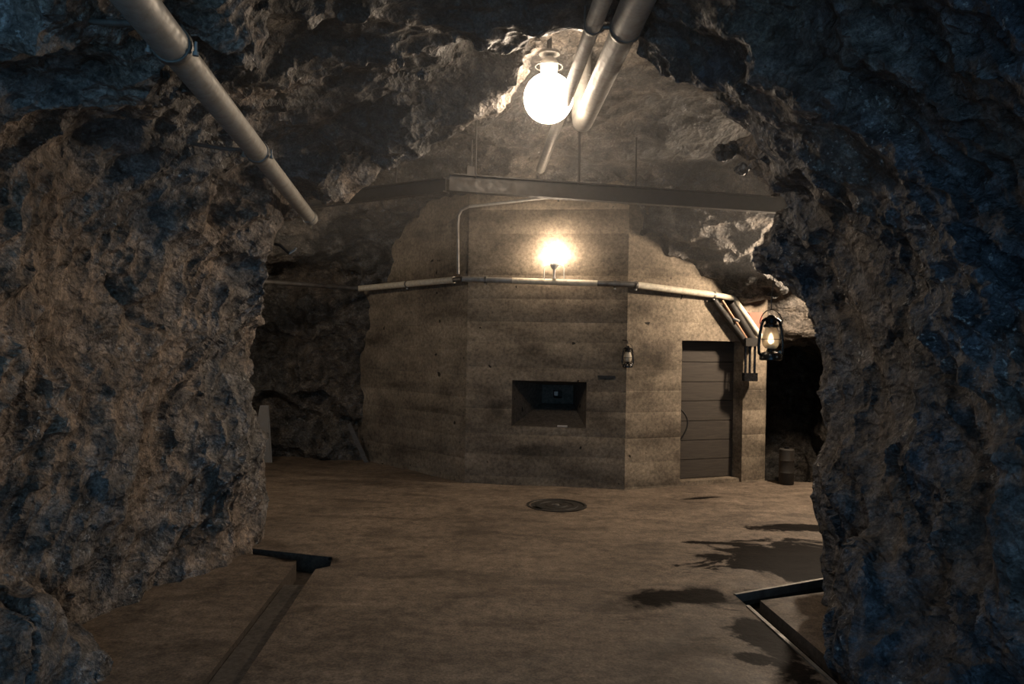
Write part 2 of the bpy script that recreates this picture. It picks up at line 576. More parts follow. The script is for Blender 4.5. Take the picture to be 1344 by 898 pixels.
def rock_field():
    h = 0.05
    lo = np.array((-7.0, -2.0, -1.0))
    nx, ny, nz = 281, 311, 114
    X, Y, Z = (lo[k] + h * np.arange(m) for k, m in enumerate((nx, ny, nz)))
    F = np.empty((nx, ny, nz), np.float32)
    yy, zz = np.meshgrid(Y, Z, indexing='ij')
    for i in range(nx):
        P = np.stack([np.full(yy.size, X[i]), yy.ravel(), zz.ravel()], 1).astype(np.float32)
        F[i] = base_field(P).reshape(ny, nz)
    idx = np.argwhere(np.abs(F) < 0.55)
    P = (lo + h * idx).astype(np.float32)
    warp = np.stack([vnoise(P, 0.8, 11), vnoise(P, 0.8, 12), vnoise(P, 0.8, 13)], 1) * 0.16
    f1 = facets(P + warp, 1.0, 21, 0.8, STR_A)
    f2 = facets(P + warp * 0.5, 0.42, 33, 0.8, STR_C)
    f1 -= f1.mean()
    f2 -= f2.mean()
    flow = vnoise((P + warp) @ STR_F, 0.5, 47)
    calm = np.clip(1.15 - 0.8 * np.clip((P[:, 2] - 3.3) / 0.5, 0, 1), 0, 1)      # the vault is smoother than the walls
    d = -(0.44 * f1 + 0.29 * f2) * calm + 0.04 * fbm(P, 0.7, 44, 3) + 0.03 * (1 - 2 * np.abs(flow))
    v = F[idx[:, 0], idx[:, 1], idx[:, 2]] - d - 0.0
    for nm, (a, b) in PIPES.items():
        v = np.minimum(v, seg_dist(P, a, b) - {'left': 0.19, 'big': 0.13, 'small': 0.08}[nm])
    v = np.minimum(v, np.linalg.norm(P - np.array((0.26, 6.15, 3.68), np.float32), axis=1) - 0.36)
    v = np.minimum(v, np.linalg.norm(P - np.array((3.75, 8.5, 2.75), np.float32), axis=1) - 0.4)
    v = np.minimum(v, np.linalg.norm(P - np.array((-3.5, 8.3, 2.75), np.float32), axis=1) - 0.4)
    # rock edges broken back: under the pipe end, and where the beam runs into the other side
    for cc, rr in (((-1.60, 6.75, 2.25), (0.66, 0.95, 0.66)), ((1.72, 6.1, 2.85), (0.45, 0.75, 0.42))):
        v = np.minimum(v, blob(P, cc, rr) + 0.12 * f2)
    # the lantern hangs clear of the rock edge
    v = np.minimum(v, seg_dist(P, (2.13, 6.3, 1.55), (2.13, 6.3, 2.1)) - 0.17)
    F[idx[:, 0], idx[:, 1], idx[:, 2]] = v
    F[0], F[-1] = 1, 1
    F[:, -1] = 1
    F[:, :, -1] = 1
    return F, lo, h


def surface_nets(F, lo, h):
    s = F < 0
    c = np.zeros(tuple(k - 1 for k in F.shape), np.int8)
    for dx in (0, 1):
        for dy in (0, 1):
            for dz in (0, 1):
                c += s[dx:s.shape[0] - 1 + dx, dy:s.shape[1] - 1 + dy, dz:s.shape[2] - 1 + dz]
    act = (c > 0) & (c < 8)
    cells = np.argwhere(act)
    vid = np.full(act.shape, -1, np.int32)
    vid[act] = np.arange(len(cells))
    acc = np.zeros((len(cells), 3))
    cnt = np.zeros(len(cells))
    corners = [(a, b, d) for a in (0, 1) for b in (0, 1) for d in (0, 1)]
    for a in corners:
        for ax in range(3):
            if a[ax]:
                continue
            b = list(a)
            b[ax] = 1
            fa = F[cells[:, 0] + a[0], cells[:, 1] + a[1], cells[:, 2] + a[2]]
            fb = F[cells[:, 0] + b[0], cells[:, 1] + b[1], cells[:, 2] + b[2]]
            m = (fa < 0) != (fb < 0)
            t = np.where(m, fa / np.where(m, fa - fb, 1), 0)
            pos = np.tile(np.array(a, float), (len(cells), 1))
            pos[:, ax] = t
            acc[m] += pos[m]
            cnt[m] += 1
    V = lo + h * (cells + acc / cnt[:, None])
    quads = []
    for ax in range(3):
        u, w = [(1, 2), (2, 0), (0, 1)][ax]
        sl0 = [slice(None)] * 3
        sl1 = [slice(None)] * 3
        sl0[ax] = slice(0, -1)
        sl1[ax] = slice(1, None)
        ch = s[tuple(sl0)] != s[tuple(sl1)]
        e = np.argwhere(ch)
        lim = np.array(act.shape)
        ok = (e[:, u] > 0) & (e[:, w] > 0) & (e[:, u] < lim[u]) & (e[:, w] < lim[w])
        e = e[ok]

        def at(du, dw):
            k = e.copy()
            k[:, u] -= du
            k[:, w] -= dw
            return vid[k[:, 0], k[:, 1], k[:, 2]]
        q = np.stack([at(1, 1), at(0, 1), at(0, 0), at(1, 0)], 1)
        air0 = s[e[:, 0], e[:, 1], e[:, 2]]
        q[air0] = q[air0][:, ::-1]          # normals face the air
        quads.append(q)
    return V, np.concatenate(quads)


def subdivide(V, Q, sel):
    qs = Q[sel]
    n0 = len(V)
    e = np.stack([qs, np.roll(qs, -1, 1)], 2).reshape(-1, 2)
    e.sort(1)
    ue, inv = np.unique(e[:, 0].astype(np.int64) * n0 + e[:, 1], return_inverse=True)
    ea, eb = ue // n0, ue % n0
    mid = 0.5 * (V[ea] + V[eb])
    cen = V[qs].mean(1)
    em = n0 + inv.reshape(-1, 4)
    cm = n0 + len(mid) + np.arange(len(qs))
    new = [np.stack([qs[:, k], em[:, k], cm, em[:, (k + 3) % 4]], 1) for k in range(4)]
    keep = Q[~sel]
    V2 = np.concatenate([V, mid, cen])
    return V2, np.concatenate([keep] + new), len(keep)


def vertex_normals(V, Q):
    a = V[Q[:, 2]] - V[Q[:, 0]]
    b = V[Q[:, 3]] - V[Q[:, 1]]
    n = np.cross(a, b)
    out = np.zeros_like(V)
    for k in range(4):
        for ax in range(3):
            out[:, ax] += np.bincount(Q[:, k], n[:, ax], len(V))
    L = np.linalg.norm(out, axis=1)
    return out / np.maximum(L, 1e-12)[:, None]


def inside(V, lo, hi, fade=0.25):
    d = np.minimum(V - np.array(lo), np.array(hi) - V).min(1)
    return np.clip((d - 0.07) / fade, 0, 1)


def build_rock():
    F, lo, h = rock_field()
    V, Q = surface_nets(F, lo, h)
    del F
    Z1 = ((-4.9, 1.3, -0.35), (4.9, 12.0, 5.2))
    Z2 = ((-3.4, 1.9, -0.35), (3.4, 7.2, 5.2))
    for zone, level in ((Z1, 1), (Z2, 2)):
        cen = V[Q].mean(1)
        sel = np.all((cen > np.array(zone[0])) & (cen < np.array(zone[1])), 1)
        V, Q, _ = subdivide(V, Q, sel)
        w = inside(V, *zone)
        k = np.flatnonzero(w > 0)
        P = V[k].astype(np.float32)
        nrm = vertex_normals(V, Q)[k]
        wp = np.stack([vnoise(P, 0.3, 71), vnoise(P, 0.3, 72), vnoise(P, 0.3, 73)], 1) * 0.06
        if level == 1:
            f = facets(P + wp, 0.19, 55, 0.8, STR_B)
            f -= f.mean()
            m = np.clip(0.65 + 1.0 * vnoise(P, 0.7, 93), 0.2, 1)
            crack = np.abs(vnoise((P + 2 * wp) @ STR_F, 0.55, 63)) + 0.25 * np.clip(vnoise(P, 0.6, 64) + 0.35, 0, 1)
            d = 0.23 * f * m + 0.008 * fbm(P, 0.2, 61, 2) - 0.06 * np.clip(1 - crack / 0.045, 0, 1)
        else:
            f = facets(P + wp * 0.6, 0.08, 77, 0.8, STR_C)
            f -= f.mean()
            m = np.clip(0.6 + 1.3 * vnoise(P, 0.45, 91), 0.15, 1)
            d = 0.11 * f * m + 0.006 * fbm(P, 0.06, 81, 2)
        calm = 1 - 0.55 * np.clip((P[:, 2] - 3.3) / 0.4, 0, 1)
        V[k] += nrm * (d * calm * w[k])[:, None]
    nrm = vertex_normals(V, Q)
    cen = V[Q].mean(1)
    x, y, z = cen.T
    jig = 0.12 * np.sin(3.1 * x + 2.3 * y) + 0.08 * np.sin(7.7 * y - 5.1 * x)
    mid = 8.3 - 0.13 * x
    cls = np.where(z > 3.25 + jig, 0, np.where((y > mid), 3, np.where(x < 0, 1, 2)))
    for k, (name, mat) in enumerate((('ceiling', 'rock_vault'), ('wall_left', 'rock'), ('wall_right', 'rock_shaded'), ('wall_back', 'rock_vault'))):
        q = Q[cls == k]
        used, inv = np.unique(q, return_inverse=True)
        q = inv.reshape(-1, 4)
        v = V[used]
        me = bpy.data.meshes.new(name)
        me.vertices.add(len(v))
        me.vertices.foreach_set('co', v.astype(np.float32).ravel())
        me.loops.add(q.size)
        me.loops.foreach_set('vertex_index', q.astype(np.int32).ravel())
        me.polygons.add(len(q))
        me.polygons.foreach_set('loop_start', np.arange(0, q.size, 4, dtype=np.int32))
        me.polygons.foreach_set('loop_total', np.full(len(q), 4, np.int32))
        me.update(calc_edges=True)
        me.validate()
        me.shade_flat()          # freshly broken, angular surface
        me.materials.append(MATS[mat])
        o = link(bpy.data.objects.new(name, me))
        tag(o, {'ceiling': 'rough-hewn rock vault overhead carrying the pipes', 'wall_left': 'brown rough-hewn rock wall under the long grey pipe',
                'wall_right': 'rough-hewn rock wall with shade in its colour beside the wet drain', 'wall_back': 'shade-toned rock face behind and above the concrete bunker'}[name], None, None, 'structure')
        print('ROCK', name, len(q))


build_rock()

# ---------------------------------------------------------------- floor with its drain trenches
LT = [(-1.60, 5.72), (-1.33, 1.0), (-1.15, 1.0), (-1.42, 5.62), (-1.33, 5.70), (-1.37, 5.93), (-2.5, 6.27), (-2.5, 6.17), (-1.62, 5.83)]
RT = [(1.55, 5.2), (1.57, 4.98), (1.77, 2.4), (1.895, 2.4), (1.69, 5.10), (2.7, 5.50), (2.7, 5.78)]
PIT = [(3.17, 9.66), (7.2, 9.2), (7.2, 13.8), (3.17, 13.8)]
OUT = [(-7.2, -2.2), (7.2, -2.2), (7.2, 13.8), (-7.2, 13.8)]


def in_poly(p, poly):
    c = False
    j = len(poly) - 1
    for i in range(len(poly)):
        (xi, yi), (xj, yj) = poly[i], poly[j]
        if (yi > p[1]) != (yj > p[1]) and p[0] < (xj - xi) * (p[1] - yi) / (yj - yi) + xi:
            c = not c
        j = i
    return c


def poly_gap(p, poly):
    m = 9
    for a, b in zip(poly, poly[1:] + poly[:1]):
        q, t = geometry.intersect_point_line(Vector((*p, 0)), Vector((*a, 0)), Vector((*b, 0)))
        t = min(1, max(0, t))
        q = Vector((*a, 0)).lerp(Vector((*b, 0)), t)
        m = min(m, (Vector((*p, 0)) - q).length)
    return m


def build_floor():
    rng = random.Random(3)
    vs, es = [], []

    def loop(poly):
        s = len(vs)
        vs.extend(Vector(p) for p in poly)
        es.extend((s + k, s + (k + 1) % len(poly)) for k in range(len(poly)))
    for pl in (OUT, LT, RT, PIT[:]):
        loop(pl)
    nfix = len(vs)
    y = 2.4
    while y < 10.6:
        x = -3.6
        while x < 4.4:
            p = (x + rng.uniform(-.04, .04), y + rng.uniform(-.04, .04))
            if all(poly_gap(p, pl) > 0.05 for pl in (LT, RT, PIT)):
                vs.append(Vector(p))
            x += 0.16
        y += 0.16
    ov, oe, of, *_ = geometry.delaunay_2d_cdt(vs, es, [], 0, 1e-5)
    bm = bmesh.new()
    P = np.array([(v.x, v.y, 0) for v in ov], np.float32)
    hz = 0.010 * fbm(P, 0.9, 5, 3)
    bv = []
    for k, v in enumerate(ov):
        edge = min(poly_gap(v, pl) for pl in (LT, RT, PIT)) < 0.03
        bv.append(bm.verts.new((v.x, v.y, -0.001 if edge else float(min(0.006, hz[k])))))
    for f in of:
        c = sum((ov[i] for i in f), Vector((0, 0))) / len(f)
        if any(in_poly(c, pl) for pl in (LT, RT, PIT)):
            continue
        bm.faces.new([bv[i] for i in f])
    me = bpy.data.meshes.new('floor')
    for f in bm.faces:
        if f.normal.z < 0 or f.calc_area() < 0:
            f.normal_flip()
    bmesh.ops.recalc_face_normals(bm, faces=bm.faces[:])
    bm.to_mesh(me)
    bm.free()
    me.shade_smooth()
    me.materials.append(MATS['floor'])
    fl = link(bpy.data.objects.new('floor', me))
    tag(fl, 'worn brown concrete floor with drain trenches and wet patches', None, None, 'structure')

    def trench(poly, depth, name):
        bm = bmesh.new()
        t = [bm.verts.new((*p, 0.0)) for p in poly]
        b = [bm.verts.new((*p, -depth)) for p in poly]
        n = len(poly)
        for k in range(n):
            bm.faces.new((t[k], t[(k + 1) % n], b[(k + 1) % n], b[k]))
        bm.faces.new(b)
        bmesh.ops.triangulate(bm, faces=[f for f in bm.faces if len(f.verts) > 4])
        return mesh_obj(name, bm, 'drain', fl, False)
    trench(LT, 0.14, 'drain_trench')
    trench(RT, 0.12, 'drain_trench')
    trench(PIT, 0.9, 'stair_pit')
    # cover slabs over the dry trench
    ys = [5.36, 4.26, 3.1, 2.0, 1.05]
    for y1, y0 in zip(ys[:-1], ys[1:]):
        bm = bmesh.new()
        xl = lambda yy: -1.60 + (5.72 - yy) * 0.0572 + 0.008
        xr = lambda yy: -1.42 + (5.62 - yy) * 0.0584 - 0.008
        q = [(xl(y0 + .006), y0 + .006), (xr(y0 + .006), y0 + .006), (xr(y1 - .006), y1 - .006), (xl(y1 - .006), y1 - .006)]
        b = [bm.verts.new((*p, -0.07)) for p in q]
        zt = -0.028 - rng.uniform(0, .008)
        t = [bm.verts.new((*p, zt)) for p in q]
        bm.faces.new(t)
        bm.faces.new(b[::-1])
        for k in range(4):
            bm.faces.new((b[k], b[(k + 1) % 4], t[(k + 1) % 4], t[k]))
        mesh_obj('cover_slab', bm, 'slab', fl, True, 0.008)
    # steel angles along the open channel
    for a, b in (((1.57, 4.98), (1.77, 2.4)), ((1.55, 5.2), (2.7, 5.78))):
        a, b = Vector((*a, 0)), Vector((*b, 0))
        d = (b - a).normalized()
        nrm = Vector((-d.y, d.x, 0))
        m = Matrix((( d.x, nrm.x, 0, a.x), (d.y, nrm.y, 0, a.y), (0, 0, 1, 0), (0, 0, 0, 1)))
        box('channel_edge', (0, -0.012, -0.05), ((b - a).length, 0.012, 0.007), 'galv_dark', fl, 0.003, m)
    # water standing in the open channel
    bm = bmesh.new()
    bm.faces.new([bm.verts.new((*p, -0.085)) for p in RT])
    bmesh.ops.triangulate(bm, faces=bm.faces[:])
    mesh_obj('channel_water', bm, 'water', fl, False)
    return fl


mw, nt, b = nodes_of('drain_water')
b.inputs['Base Color'].default_value = (0.012, 0.011, 0.010, 1)
b.inputs['Roughness'].default_value = 0.06
bump(nt, b, noise(nt, coords(nt), 9.0, 3), 0.15, 0.02)
MATS['water'] = mw
FLOOR = build_floor()

# ---------------------------------------------------------------- concrete bunker
L2, L1, R1, R2 = (-2.02, 10.67), (-0.54, 9.14), (1.34, 8.88), (3.12, 9.58)
BT = 4.3
bunker = empty('concrete_bunker', (0.4, 9.6, 0), 'board-marked concrete bunker with gun slit and doorway facing the tunnel', 'bunker')


def wall_grid(name, path, z0, z1, hole=None, seed=0, board=0.27):
    """Vertical board-formed wall following a plan polyline; hole=(s0,s1,za,zb) along path length."""
    path = [Vector((*p, 0)) for p in path]
    cum = [0.0]
    for a, c in zip(path[:-1], path[1:]):
        cum.append(cum[-1] + (c - a).length)
    ss = set(cum)
    s = 0.0
    while s < cum[-1]:
        ss.add(round(s, 4))
        s += 0.09
    zz = set([z0, z1])
    rng = random.Random(seed)
    edges = []
    z = z0 + rng.uniform(0.05, board)
    while z < z1:
        edges.append(z)
        for dz in (-0.006, 0.0, 0.006):
            zz.add(round(z + dz, 4))
        z += board * rng.uniform(0.85, 1.15)
    if hole:
        ss |= {hole[0], hole[1]}
        zz |= {hole[2], hole[3]}
    ss = sorted(ss)
    zz = sorted(v for v in zz if z0 <= v <= z1)
    offs = [rng.uniform(-0.0015, 0.0015) for _ in range(len(edges) + 2)]
    bm = bmesh.new()
    grid = []
    P = []
    for s in ss:
        k = max(i for i in range(len(cum) - 1) if cum[i] <= s + 1e-9)
        a, c = path[k], path[k + 1]
        p = a.lerp(c, (s - cum[k]) / (cum[k + 1] - cum[k]))
        # smoothed outward normal
        d = (c - a).normalized()
        if abs(s - cum[k]) < 1e-6 and k > 0:
            d = (d + (a - path[k - 1]).normalized()).normalized()
        nrm = Vector((d.y, -d.x, 0))
        row = []
        for z in zz:
            bi = sum(1 for e in edges if e <= z)
            groove = any(abs(e - z) < 0.001 for e in edges)
            o = offs[bi] - (0.002 if groove else 0)
            row.append(bm.verts.new(p + nrm * o + Vector((0, 0, z))))
        grid.append(row)
    for i in range(len(ss) - 1):
        sm = 0.5 * (ss[i] + ss[i + 1])
        for j in range(len(zz) - 1):
            zm = 0.5 * (zz[j] + zz[j + 1])
            if hole and hole[0] < sm < hole[1] and hole[2] < zm < hole[3]:
                continue
            bm.faces.new((grid[i][j], grid[i + 1][j], grid[i + 1][j + 1], grid[i][j + 1]))
    me = bpy.data.meshes.new(name)
    bm.to_mesh(me)
    bm.free()
    me.materials.append(MATS['concrete'])
    me.shade_smooth()
    me.set_sharp_from_angle(angle=math.radians(30))
    o = bpy.data.objects.new(name, me)
    link(o)
    o.parent = bunker
    o.matrix_parent_inverse = Matrix.Translation(bunker.location).inverted()
    return o


def to_bunker(o):
    o.parent = bunker
    o.matrix_parent_inverse = Matrix.Translation(bunker.location).inverted()
    return o


# rounded left end, left flank
left_path = [(-2.35, 12.4), (-2.30, 11.25), (-2.25, 11.02), (-2.16, 10.84), L2, L1]
wall_grid('left_wall', left_path, -0.05, BT, None, 4)
flen = (Vector(R1) - Vector(L1)).length
fx = lambda x: (x - L1[0]) / (R1[0] - L1[0]) * flen
EZ = (0.70, 1.245)
ES = (fx(0.01), fx(0.885))
wall_grid('front_wall', [L1, R1], -0.05, BT, (ES[0], ES[1], EZ[0], EZ[1]), 9)
right_path = [R1, R2, (3.20, 9.63), (3.25, 9.71), (3.27, 9.85), (3.22, 12.4)]
rlen = (Vector(R2) - Vector(R1)).length
rx = lambda x: (x - R1[0]) / (R2[0] - R1[0]) * rlen
DS = (rx(2.045), rx(2.885))
DZ = 1.755
wall_grid('right_wall', right_path, -0.05, BT, (DS[0], DS[1], -0.05, DZ), 14)


def frame_on(a, b):
    """Matrix: x along wall, y into the wall, z up, origin at a on the floor."""
    a, b = Vector((*a, 0)), Vector((*b, 0))
    d = (b - a).normalized()
    return Matrix(((d.x, -d.y, 0, a.x), (d.y, d.x, 0, a.y), (0, 0, 1, 0), (0, 0, 0, 1)))


MF = frame_on(L1, R1)
MR = frame_on(R1, R2)

# embrasure: splayed funnel narrowing to a small port
bm = bmesh.new()
s0, s1 = ES
z0, z1 = EZ
cxm = fx(0.50)
rings = []
for (a0, a1, b0, b1, dep) in ((s0, s1, z0, z1, 0.0), (s0 + .005, s1 - .005, z0 + .003, z1 - .003, 0.05), (cxm - .20, cxm + .20, 0.93, 1.17, 0.62),
                              (cxm - .20, cxm + .20, 0.93, 1.17, 0.66), (cxm - .055, cxm + .055, 1.0, 1.10, 0.66), (cxm - .055, cxm + .055, 1.0, 1.10, 0.95)):
    rings.append([bm.verts.new(MF @ Vector(p)) for p in ((a0, dep, b0), (a1, dep, b0), (a1, dep, b1), (a0, dep, b1))])
for a, c in zip(rings[:-1], rings[1:]):
    for k in range(4):
        bm.faces.new((a[k], a[(k + 1) % 4], c[(k + 1) % 4], c[k]))
bm.faces.new(rings[-1])
to_bunker(mesh_obj('embrasure', bm, 'slab', None, False))
# pale glimpse at the end of the port
to_bunker(box('port_flap', (cxm - .040, 0.60, 1.035), (cxm + .005, 0.615, 1.085), 'paper', None, 0.003, MF))

# door recess
bm = bmesh.new()
d0, d1 = DS
dep = 0.24
for quad in (((d0, 0, 0), (d0, dep, 0), (d0, dep, DZ), (d0, 0, DZ)), ((d1, 0, 0), (d1, 0, DZ), (d1, dep, DZ), (d1, dep, 0)), ((d0, 0, DZ), (d0, dep, DZ), (d1, dep, DZ), (d1, 0, DZ))):
    bm.faces.new([bm.verts.new(MR @ Vector(p)) for p in quad])
to_bunker(mesh_obj('door_reveal', bm, 'concrete', None, False))
to_bunker(box('door_sill', (d0, 0.03, -0.03), (d1, dep + .02, 0.05), 'concrete', None, 0.01, MR))
door = bpy.data.objects.new('door', None)
link(door)
to_bunker(door)
door.location = bunker.location
DINV = Matrix.Translation(bunker.location)


def to_door(o):
    o.parent = door
    o.matrix_parent_inverse = Matrix.Identity(4)
    o.location = -(bunker.location)
    return o


door.matrix_parent_inverse = Matrix.Identity(4)
door.location = (0, 0, 0)
rng = random.Random(5)
hs = [0.055]
while hs[-1] < DZ - 0.12:
    hs.append(hs[-1] + rng.uniform(0.20, 0.25))
hs[-1] = DZ - 0.012
for za, zb in zip(hs[:-1], hs[1:]):
    o_ = rng.uniform(0, .008)
    to_door(box('plank', (d0 + .012, dep - .06 - o_, za + .004), (d1 - .012, dep - .02 - o_, zb - .004), 'wood', None, 0.006, MR))
bm = bmesh.new()
box_bm(bm, (d0 + .006, dep - .025, 0.05), (d1 - .006, dep, DZ - .008), MR)
to_door(mesh_obj('backing', bm, 'iron', None, False))
pts = []
for k in range(13):
    a = k / 12
    pts.append(MR @ Vector((d0 + .07 + .10 * math.sin(math.pi * a) ** 0.8 * (0.6 + 0.7 * (1 - a)), dep - .11 - .03 * math.sin(math.pi * a), 0.92 - .40 * a)))
to_door(tube('handle', pts, 0.011, 'iron', None, 8))['label'] = 'curved black iron door handle'

# small fixture plate beside the slit
to_bunker(box('bracket_plate', (fx(1.01), -0.03, 1.302), (fx(1.215), 0.01, 1.328), 'iron', None, 0.006, MF))
# a scrap of paper on the sill
o = box('paper_scrap', (fx(0.55), 0.02, 0.706), (fx(0.665), 0.075, 0.722), 'paper', None, 0.004, MF)
tag(o, 'small pale paper scrap lying on the sill of the gun slit', 'paper')

# ---------------------------------------------------------------- pipes


def joined_pipe(name, a, b, joints, radii, mat, label, collar_mat='galv'):
    """Straight pipe of telescoping lengths with clamps at the joints."""
    a, b = Vector(a), Vector(b)
    root = empty(name, a, label, 'pipe')
    d = (b - a).normalized()
    L = (b - a).length
    cuts = [0] + joints + [L]
    for k in range(len(cuts) - 1):
        p0 = d * max(0, cuts[k] - (0.0))
        p1 = d * (cuts[k + 1] + (0.04 if k < len(cuts) - 2 else 0))
        bm = bmesh.new()
        last = k == len(cuts) - 2
        tube_bm(bm, [p0, p1], radii[k], 22, True)
        mesh_obj('pipe_section', bm, mat, root)
    return root, d, L


# long pipe on the left wall
A, B = PIPES['left']
root, d, L = joined_pipe('wall_pipe', A, B, [1.27, 2.86], [0.066, 0.0605, 0.0555], 'galv', 'long dull grey pipe of telescoping lengths along the brown rock wall')
for s, r in ((1.27, 0.069), (2.86, 0.063)):
    m = axis_frame(d * s, d)
    lathe('clamp', [(r - .012, -0.02), (r + .003, -0.02), (r + .006, -0.012), (r + .006, 0.012), (r + .003, 0.02), (r - .012, 0.02)], 'galv_dark', root, 22, m)
    for sg in (-1, 1):
        c = Vector((sg * (r + 0.018), 0, -0.02))
        side = Vector((d.y, -d.x, 0)).normalized()
        p = d * s + side * sg * (r + .016) + Vector((0, 0, -0.012))
        lathe('bolt', [(0, -.022), (.012, -.022), (.012, -.008), (.006, -.008), (.006, .03), (0, .03)], 'galv', root, 8, Matrix.Translation(p))
# wall brackets: rods from the clamp back into the rock
for s, dx in ((1.10, -0.42), (2.86, -0.40)):
    p = d * s
    tube('bracket_rod', [p + Vector((-0.05, 0, .01)), p + Vector((dx * .5, .02, .02)), p + Vector((dx, 0.03, 0.05))], 0.012, 'galv_dark', root, 10)
# bell mouth at the far end
m = axis_frame(d * (L - 0.0), d)
lathe('end_ring', [(0.050, -0.10), (0.060, -0.10), (0.062, -0.01), (0.066, 0.0), (0.066, 0.028), (0.060, 0.032), (0.050, 0.03), (0.048, -0.05), (0, -0.05)], 'galv', root, 24, m)

# pair of pipes under the vault
A, B = PIPES['big']
root, d, L = joined_pipe('vault_pipe', A, B, [2.42], [0.094, 0.084], 'galv', 'thick grey pipe under the rock vault, wider of the pair above the lamp')
m = axis_frame(d * 2.43, d)
lathe('clamp', [(.08, -.02), (.098, -.02), (.101, -.01), (.101, .01), (.098, .02), (.08, .02)], 'galv_dark', root, 22, m)
e0 = d * L
up = Vector((0, 0, 1))
tube('elbow', [e0 - d * .02] + [e0 + d * (.17 * math.sin(t)) + up * (.17 * (1 - math.cos(t))) for t in [math.pi / 2 * k / 7 for k in range(8)]] + [e0 + d * .17 + up * .75], 0.084, 'galv', root, 22)
tube('cross_rod', [d * 2.43 + Vector((-.085, 0, .0)), d * 2.43 + Vector((-.165, .0, .0))], 0.013, 'galv_dark', root, 10)
tube('hanger_rod', [d * 2.43 + Vector((.10, 0, 0)), d * 2.43 + Vector((.11, 0, .10)), d * 2.43 + Vector((.11, 0, .42))], 0.009, 'galv_dark', root, 8)
A, B = PIPES['small']
root, d, L = joined_pipe('vault_pipe', A, B, [2.40], [0.053, 0.047], 'galv', 'slim grey pipe under the rock vault, thinner of the pair above the lamp')
m = axis_frame(d * 2.41, d)
lathe('clamp', [(.045, -.016), (.057, -.016), (.060, -.008), (.060, .008), (.057, .016), (.045, .016)], 'galv_dark', root, 20, m)
tube('hanger_rod', [d * 2.41 + Vector((-.05, 0, .03)), d * 2.41 + Vector((-.05, 0, .40))], 0.008, 'galv_dark', root, 8)

# service pipe round the bunker at head height
root = empty('service_pipe', (0.4, 8.9, 2.4), 'cream-wrapped service pipe running round the bunker at lamp height', 'pipe')
O = Vector(root.location)
SP = [Vector(p) - O for p in ((-3.6, 9.05, 2.40), (-2.10, 10.42, 2.395), (-0.60, 9.02, 2.435), (1.37, 8.755, 2.385), (2.465, 9.25, 2.311), (2.71, 9.34, 2.28), (3.09, 9.44, 1.804))]
tube('pipe_section', [SP[0], SP[1]], 0.030, 'galv_dark', root)
tube('pipe_section', [SP[1], SP[1].lerp(SP[2], 0.93)], 0.040, 'wrap', root)
tube('pipe_section', [SP[1].lerp(SP[2], 0.90), SP[2]], 0.032, 'galv_dark', root)
tube('pipe_section', [SP[2], SP[2].lerp(SP[3], 0.32)], 0.033, 'galv', root)
tube('pipe_section', [SP[2].lerp(SP[3], 0.30), SP[2].lerp(SP[3], 0.80)], 0.036, 'wrap', root)
tube('pipe_section', [SP[2].lerp(SP[3], 0.78), SP[3], SP[3].lerp(SP[4], 0.06)], 0.033, 'galv_dark', root)
tube('pipe_section', [SP[3].lerp(SP[4], 0.05), SP[4]], 0.040, 'wrap', root)
bend = [SP[4]] + [SP[4].lerp(SP[5], t).lerp(SP[5].lerp(SP[6], t), t) for t in (0.55, 0.65, 0.75, 0.85, 0.95)]
tube('pipe_section', [SP[4], SP[4].lerp(SP[5], .8), SP[5], SP[5].lerp(SP[6], .12), SP[6]], 0.036, 'wrap', root)
for a, bq, t in ((SP[2], SP[3], 0.14), (SP[3], SP[4], 0.04), (SP[3], SP[4], 0.97), (SP[1], SP[2], 0.5), (SP[2], SP[3], 0.9)):
    dd = (bq - a).normalized()
    lathe('pipe_clamp', [(.03, -.015), (.043, -.015), (.045, 0), (.043, .015), (.03, .015)], 'galv_dark', root, 16, axis_frame(a.lerp(bq, t), dd))
    p = a.lerp(bq, t)
    lathe('bolt', [(0, -.02), (.014, -.02), (.014, 0), (0, 0)], 'galv', root, 8, Matrix.Translation(p + Vector((0, -.01, -.045))))

# thin conduit over the top of the bunker front
tube_pts = [(-0.66, 9.12, 2.50), (-0.675, 9.12, 3.10), (-0.67, 9.12, 3.20), (-0.63, 9.10, 3.27), (-0.54, 9.07, 3.305), (0.58, 8.90, 3.42)]
root = empty('electric_conduit', (-0.66, 9.12, 2.50), 'thin dark conduit bent over the upper edge of the bunker front', 'conduit')
O = Vector(root.location)
tube('conduit_run', [Vector(p) - O for p in tube_pts[:5]], 0.020, 'galv_dark', root, 12)
tube('conduit_run', [Vector(p) - O for p in tube_pts[4:]], 0.018, 'galv', root, 12)

# descending pipes by the door
root = empty('down_pipe_cluster', (2.92, 9.40, 1.75), 'dark pipes slanting down to three uprights beside the doorway', 'pipework')
O = Vector(root.location)
for k, (a, c, r) in enumerate((((2.44, 9.25, 2.25), (2.875, 9.40, 1.755), 0.042), ((2.655, 9.30, 2.22), (2.975, 9.42, 1.78), 0.050))):
    tube('slanting_pipe', [Vector(a) - O, Vector(c) - O], r, 'iron', root)
tube('slanting_tube', [Vector((2.545, 9.26, 2.25)) - O, Vector((2.91, 9.39, 1.76)) - O], 0.017, 'copper', root)
box('junction_block', (2.86, 9.31, 1.70), (3.03, 9.46, 1.80), 'iron', root, 0.012, Matrix.Translation(-O))
for x in (2.885, 2.938, 2.998):
    tube('upright_tube', [Vector((x, 9.40, 1.72)) - O, Vector((x, 9.40, 1.36)) - O], 0.015, 'black', root, 10)
box('end_block', (2.86, 9.34, 1.27), (3.02, 9.46, 1.37), 'black', root, 0.012, Matrix.Translation(-O))
tube('valve_stem', [Vector((2.70, 9.30, 2.03)) - O, Vector((2.76, 9.27, 2.00)) - O], 0.018, 'galv', root, 10)

